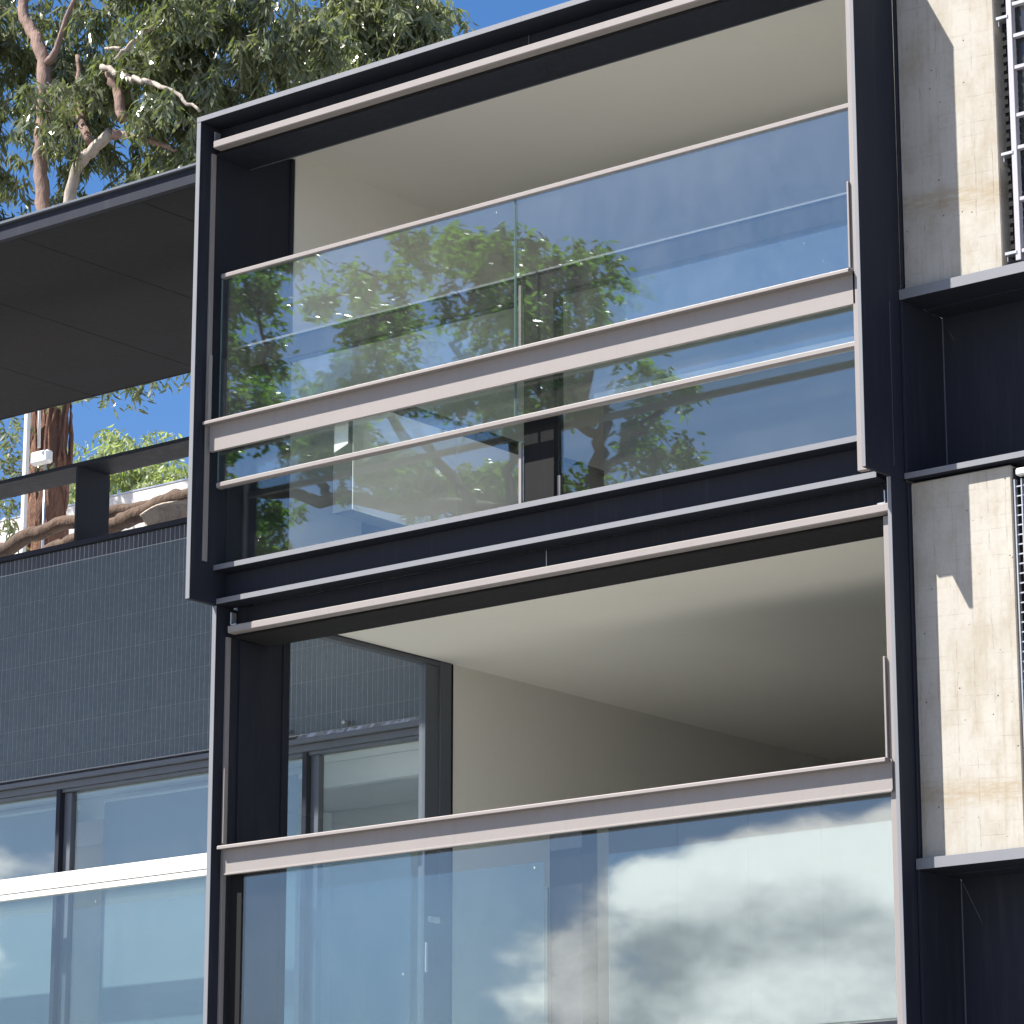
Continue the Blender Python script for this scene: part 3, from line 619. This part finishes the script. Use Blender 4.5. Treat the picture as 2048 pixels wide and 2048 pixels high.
# curled loose bark sheet
cv = []; cf = []; nu, nv = 14, 7
for i in range(nu):
    for j in range(nv):
        u = i / (nu - 1); w = j / (nv - 1); a = -1.0 + 2.2 * w + .6 * math.sin(3 * u)
        cv.append((-4.55 + 1.0 * u, 4.06 + .10 * math.cos(a), 8.47 + .05 * u + .075 * math.sin(a) + .02 * math.sin(7 * u)))
for i in range(nu - 1):
    for j in range(nv - 1): cf.append([i * nv + j, (i + 1) * nv + j, (i + 1) * nv + j + 1, i * nv + j + 1])
o = mk('loose_bark', cv, cf, M['bark_grey'], gt, True); sm = o.modifiers.new('thick', 'SOLIDIFY'); sm.thickness = .015
# crown: clumps over the visible part and on beyond the frame
cl = []
def clumps(n, x0, x1, z0f, z1f, y0, y1, r0, r1):
    k = 0
    while k < n:
        x = rs.uniform(x0, x1); z = rs.uniform(z0f, z1f); y = rs.uniform(y0, y1)
        if -10.25 < x < -9.5 and z < 14.2 and rs.random() < .85: continue
        if -10.35 < x < -8.95 and z < 14.35 and (y < 8.7 or z < 14.0): continue
        if -10.8 < x < -9.7 and y < 8.6: continue
        if -9.15 < x < -8.0 and 14.3 < z < 15.05 and y < 8.1: continue
        if any((x - a) ** 2 + (z - b) ** 2 < c * c for a, b, c in ((-7.75, 14.65, .36), (-6.75, 14.9, .45), (-10.78, 14.6, .34), (-9.85, 13.9, .3), (-8.3, 14.9, .2))): continue
        lo = 13.3 + (x + 10.7) * .12
        if z < lo: continue
        cl.append((x, y, z, rs.uniform(r0, r1))); k += 1
clumps(40, -11.6, -7.6, 13.6, 16.6, 7.7, 9.4, .22, .42)
clumps(19, -9.3, -7.5, 13.7, 15.9, 8.0, 9.6, .22, .42)
clumps(20, -13.5, -8.5, 15.6, 18.5, 7.0, 10.0, .3, .55)
clumps(8, -12.5, -10.85, 13.0, 14.6, 7.6, 9.0, .2, .35)
pts, tw_ = sprays(cl, 10, .42, rs, .02)
V, Fc = leaves(40000, pts, .03, .185, .032, 1.7, rs)
mk('crown', V, Fc, M['gum_leaf'], gt)
tb = []
for i, (a, b, c) in enumerate(tw_):
    if i % 3 == 0: tb.append(tube([tuple(a), tuple((a + b) / 2 + rs.normal(0, .02, 3)), tuple(b), tuple(c)], [.012, .008, .006, .003], 4, cap=False))
V, Fc = merge(tb); mk('twigs', V, Fc, M['bark_brown'], gt)['kind'] = 'stuff'
# leaf drapes below the canopy back edge and at the far left of the gap
cl = [(-9.4, 7, 10.8, .28), (-9.25, 7, 10.45, .22), (-9.5, 7, 10.1, .25), (-9.35, 7, 9.85, .18), (-9.6, 7, 10.5, .3), (-7.15, 6, 10.72, .16), (-6.95, 6, 10.70, .2), (-6.75, 6, 10.66, .16), (-6.40, 6, 10.68, .10), (-6.1, 6, 10.66, .09), (-7.0, 6.2, 10.9, .25)]
pts, tw_ = sprays(cl, 9, .26, rs, .02); V, Fc = leaves(1500, pts, .025, .12, .024, .9, rs); mk('hanging_leaves', V, Fc, M['gum_leaf'], gt)

# ---- paler sunlit tree right of the gum, behind the roof edge
def simple_tree(name, base, trunk_top, cl, nleaf, L, Wd, droop, mat, label, bark, per=9, ln=.4, group=None, tr=.2):
    t = thing(name, base, label, 'tree', group)
    b = Vector(base); q, r_ = resample([tuple(b), tuple(b.lerp(Vector(trunk_top), .6)), trunk_top], [tr, tr * .75, tr * .4], 16, .02, rs); v, f = tube(q, r_, 10, .05, rs); mk('trunk', v, f, bark, t, True)
    parts = []
    for c in cl[::2]:
        s_ = Vector(q[rs.integers(9, 15)]); e = Vector(c[:3]); mid = s_.lerp(e, .5) + Vector((0, 0, -.1)); qq, rr = resample([tuple(s_), tuple(mid), tuple(e)], [tr * .35, tr * .2, tr * .06], 8, .02, rs); parts.append(tube(qq, rr, 6, cap=False))
    V, Fc = merge(parts); mk('limbs', V, Fc, bark, t, True)
    pts, tw = sprays(cl, per, ln, rs, .03); V, Fc = leaves(nleaf, pts, .04, L, Wd, droop, rs); mk('crown', V, Fc, mat, t)
    return t
cl = []
for _ in range(44):
    x = rs.uniform(-9.15, -7.9); cl.append((x, rs.uniform(10.9, 12.2), rs.uniform(15.5, 17.5 if x < -8.4 else 16.75), rs.uniform(.2, .36)))
simple_tree('gum_tree', (-8.3, 11.9, 0), (-8.4, 11.6, 15.6), cl, 22000, .16, .034, 1.5, M['sunlit_leaf'], 'sunlit paler tree top behind the roof edge right of the big gum', M['bark_grey'])
cl = [(rs.uniform(-18.2, -15.2), rs.uniform(15.6, 17.2), 0, rs.uniform(.22, .4)) for _ in range(46)]
cl = [(x, y, 12.95 + rs.uniform(0, 1) * (.95 if x < -16.6 else .4) + (y - 16) * .4, r) for x, y, z, r in cl]
simple_tree('distant_tree', (-16.8, 16.5, 0), (-16.8, 16.4, 12.9), cl, 9000, .13, .035, 1.2, M['far_leaf'], 'pale feathery distant tree against the sky in the terrace gap', M['bark_grey'], 8, .3)

# ---- floodlight and conduit beside the trunk
fl = thing('floodlight', (-7.73, 6, 8.4), 'small white floodlight on a thin stem in front of the red trunk', 'lamp')
box('head', fl, M['white_metal'], -7.868, -7.631, 5.93, 6.02, 9.93, 10.055, .02); v, f = tube([(-7.72, 6, 9.93), (-7.72, 6, 8.4)], [.012, .014], 8); mk('stem', v, f, M['galv'], fl, True)
v, f = tube([(-7.73, 5.9, 10.75), (-7.712, 5.9, 10.07)], [.015, .015], 8); o = mk('drop_pipe', v, f, M['render_white'], None, True); tag(o, 'thin white pipe hanging above the floodlight', 'pipe')
pp = thing('conduit_post', (-7.95, 6.2, 0), 'slim pale post standing left of the red gum trunk', 'post')
box('post', pp, M['render_white'], -8.25, -8.205, 6.2, 6.245, 0, 10.6); box('clamp', pp, M['galv'], -8.262, -8.193, 6.19, 6.255, 9.9, 9.93)

# ---- street tree on the camera side (seen mirrored in the upper glass)
rs = np.random.default_rng(33)
st = thing('street_tree', (1.2, -8.4, 0), 'leafy green street tree mirrored in the glass of the upper bay', 'tree')
def S(pts, rad, m=20, n=10):
    q, r_ = resample(pts, rad, m, .03, rs); return tube(q, r_, n, .06, rs)
v, f = S([(1.2, -8.4, 0), (1.0, -8.2, 4), (.3, -8.0, 7.0), (-1.2, -7.8, 8.2), (-2.6, -7.7, 8.9), (-3.2, -7.7, 9.25)], [.30, .25, .20, .15, .11, .09], 40, 12); mk('trunk', v, f, M['bark_brown'], st, True)
for ps, rr in (([(-3.1, -7.7, 9.2), (-3.0, -7.7, 9.8), (-2.9, -7.7, 10.4), (-3.0, -7.7, 11.3)], [.08, .065, .045, .02]),
               ([(-3.1, -7.7, 9.2), (-4.6, -7.7, 9.45), (-6.6, -7.7, 9.9), (-8.0, -7.7, 10.4), (-8.8, -7.7, 11.4)], [.085, .075, .06, .04, .015]),
               ([(-4.4, -7.65, 9.4), (-5.0, -7.6, 10.2), (-5.6, -7.6, 10.9), (-5.4, -7.6, 11.9)], [.055, .045, .035, .012]),
               ([(-6.2, -7.7, 9.8), (-6.9, -7.8, 10.8), (-7.0, -7.8, 11.9)], [.045, .035, .012]),
               ([(-4.0, -7.7, 9.35), (-4.1, -7.8, 10.2), (-4.5, -7.8, 10.9), (-4.2, -7.8, 11.7)], [.05, .042, .03, .012]),
               ([(-3.05, -7.7, 9.5), (-2.6, -7.7, 9.75), (-2.2, -7.7, 10.1)], [.045, .03, .012]),
               ([(-3.0, -7.7, 9.9), (-3.6, -7.6, 10.5), (-3.7, -7.6, 11.3)], [.045, .032, .012])):
    v, f = S(ps, rr); mk('limb', v, f, M['bark_brown'], st, True)
cl = []
def in_poly(x, z, P):
    c = False; j = len(P) - 1
    for i in range(len(P)):
        if (P[i][1] > z) != (P[j][1] > z) and x < (P[j][0] - P[i][0]) * (z - P[i][1]) / (P[j][1] - P[i][1]) + P[i][0]: c = not c
        j = i
    return c
OUT = [(-9.2, 9.0), (-8.6, 12.6), (-7.0, 12.7), (-5.9, 12.0), (-4.7, 12.05), (-3.5, 12.0), (-3.15, 11.95), (-2.95, 11.3), (-2.7, 10.9), (-2.25, 10.3), (-2.15, 9.75), (-2.6, 9.3), (-3.4, 9.5), (-4.2, 9.6), (-5.6, 9.5), (-7.0, 9.2), (-8.2, 9.0)]
while len(cl) < 92:
    x = rs.uniform(-9.2, -2.1); z = rs.uniform(9.0, 12.7)
    if not in_poly(x, z, OUT): continue
    if x < -5.6 and rs.random() < .2: continue
    cl.append((x, rs.uniform(-8.6, -7.0), z, rs.uniform(.16, .34)))
pts, tw_ = sprays(cl, 11, .26, rs, .03); V, Fc = leaves(38000, pts, .04, .105, .04, .6, rs, .18); mk('crown', V, Fc, M['street_leaf'], st)
tb = []
for i, (a, b, c) in enumerate(tw_):
    if i % 2 == 0: tb.append(tube([tuple(a), tuple((a + b) / 2 + rs.normal(0, .03, 3)), tuple(b), tuple(c)], [.016, .011, .008, .003], 4, cap=False))
V, Fc = merge(tb); mk('twigs', V, Fc, M['bark_brown'], st)['kind'] = 'stuff'
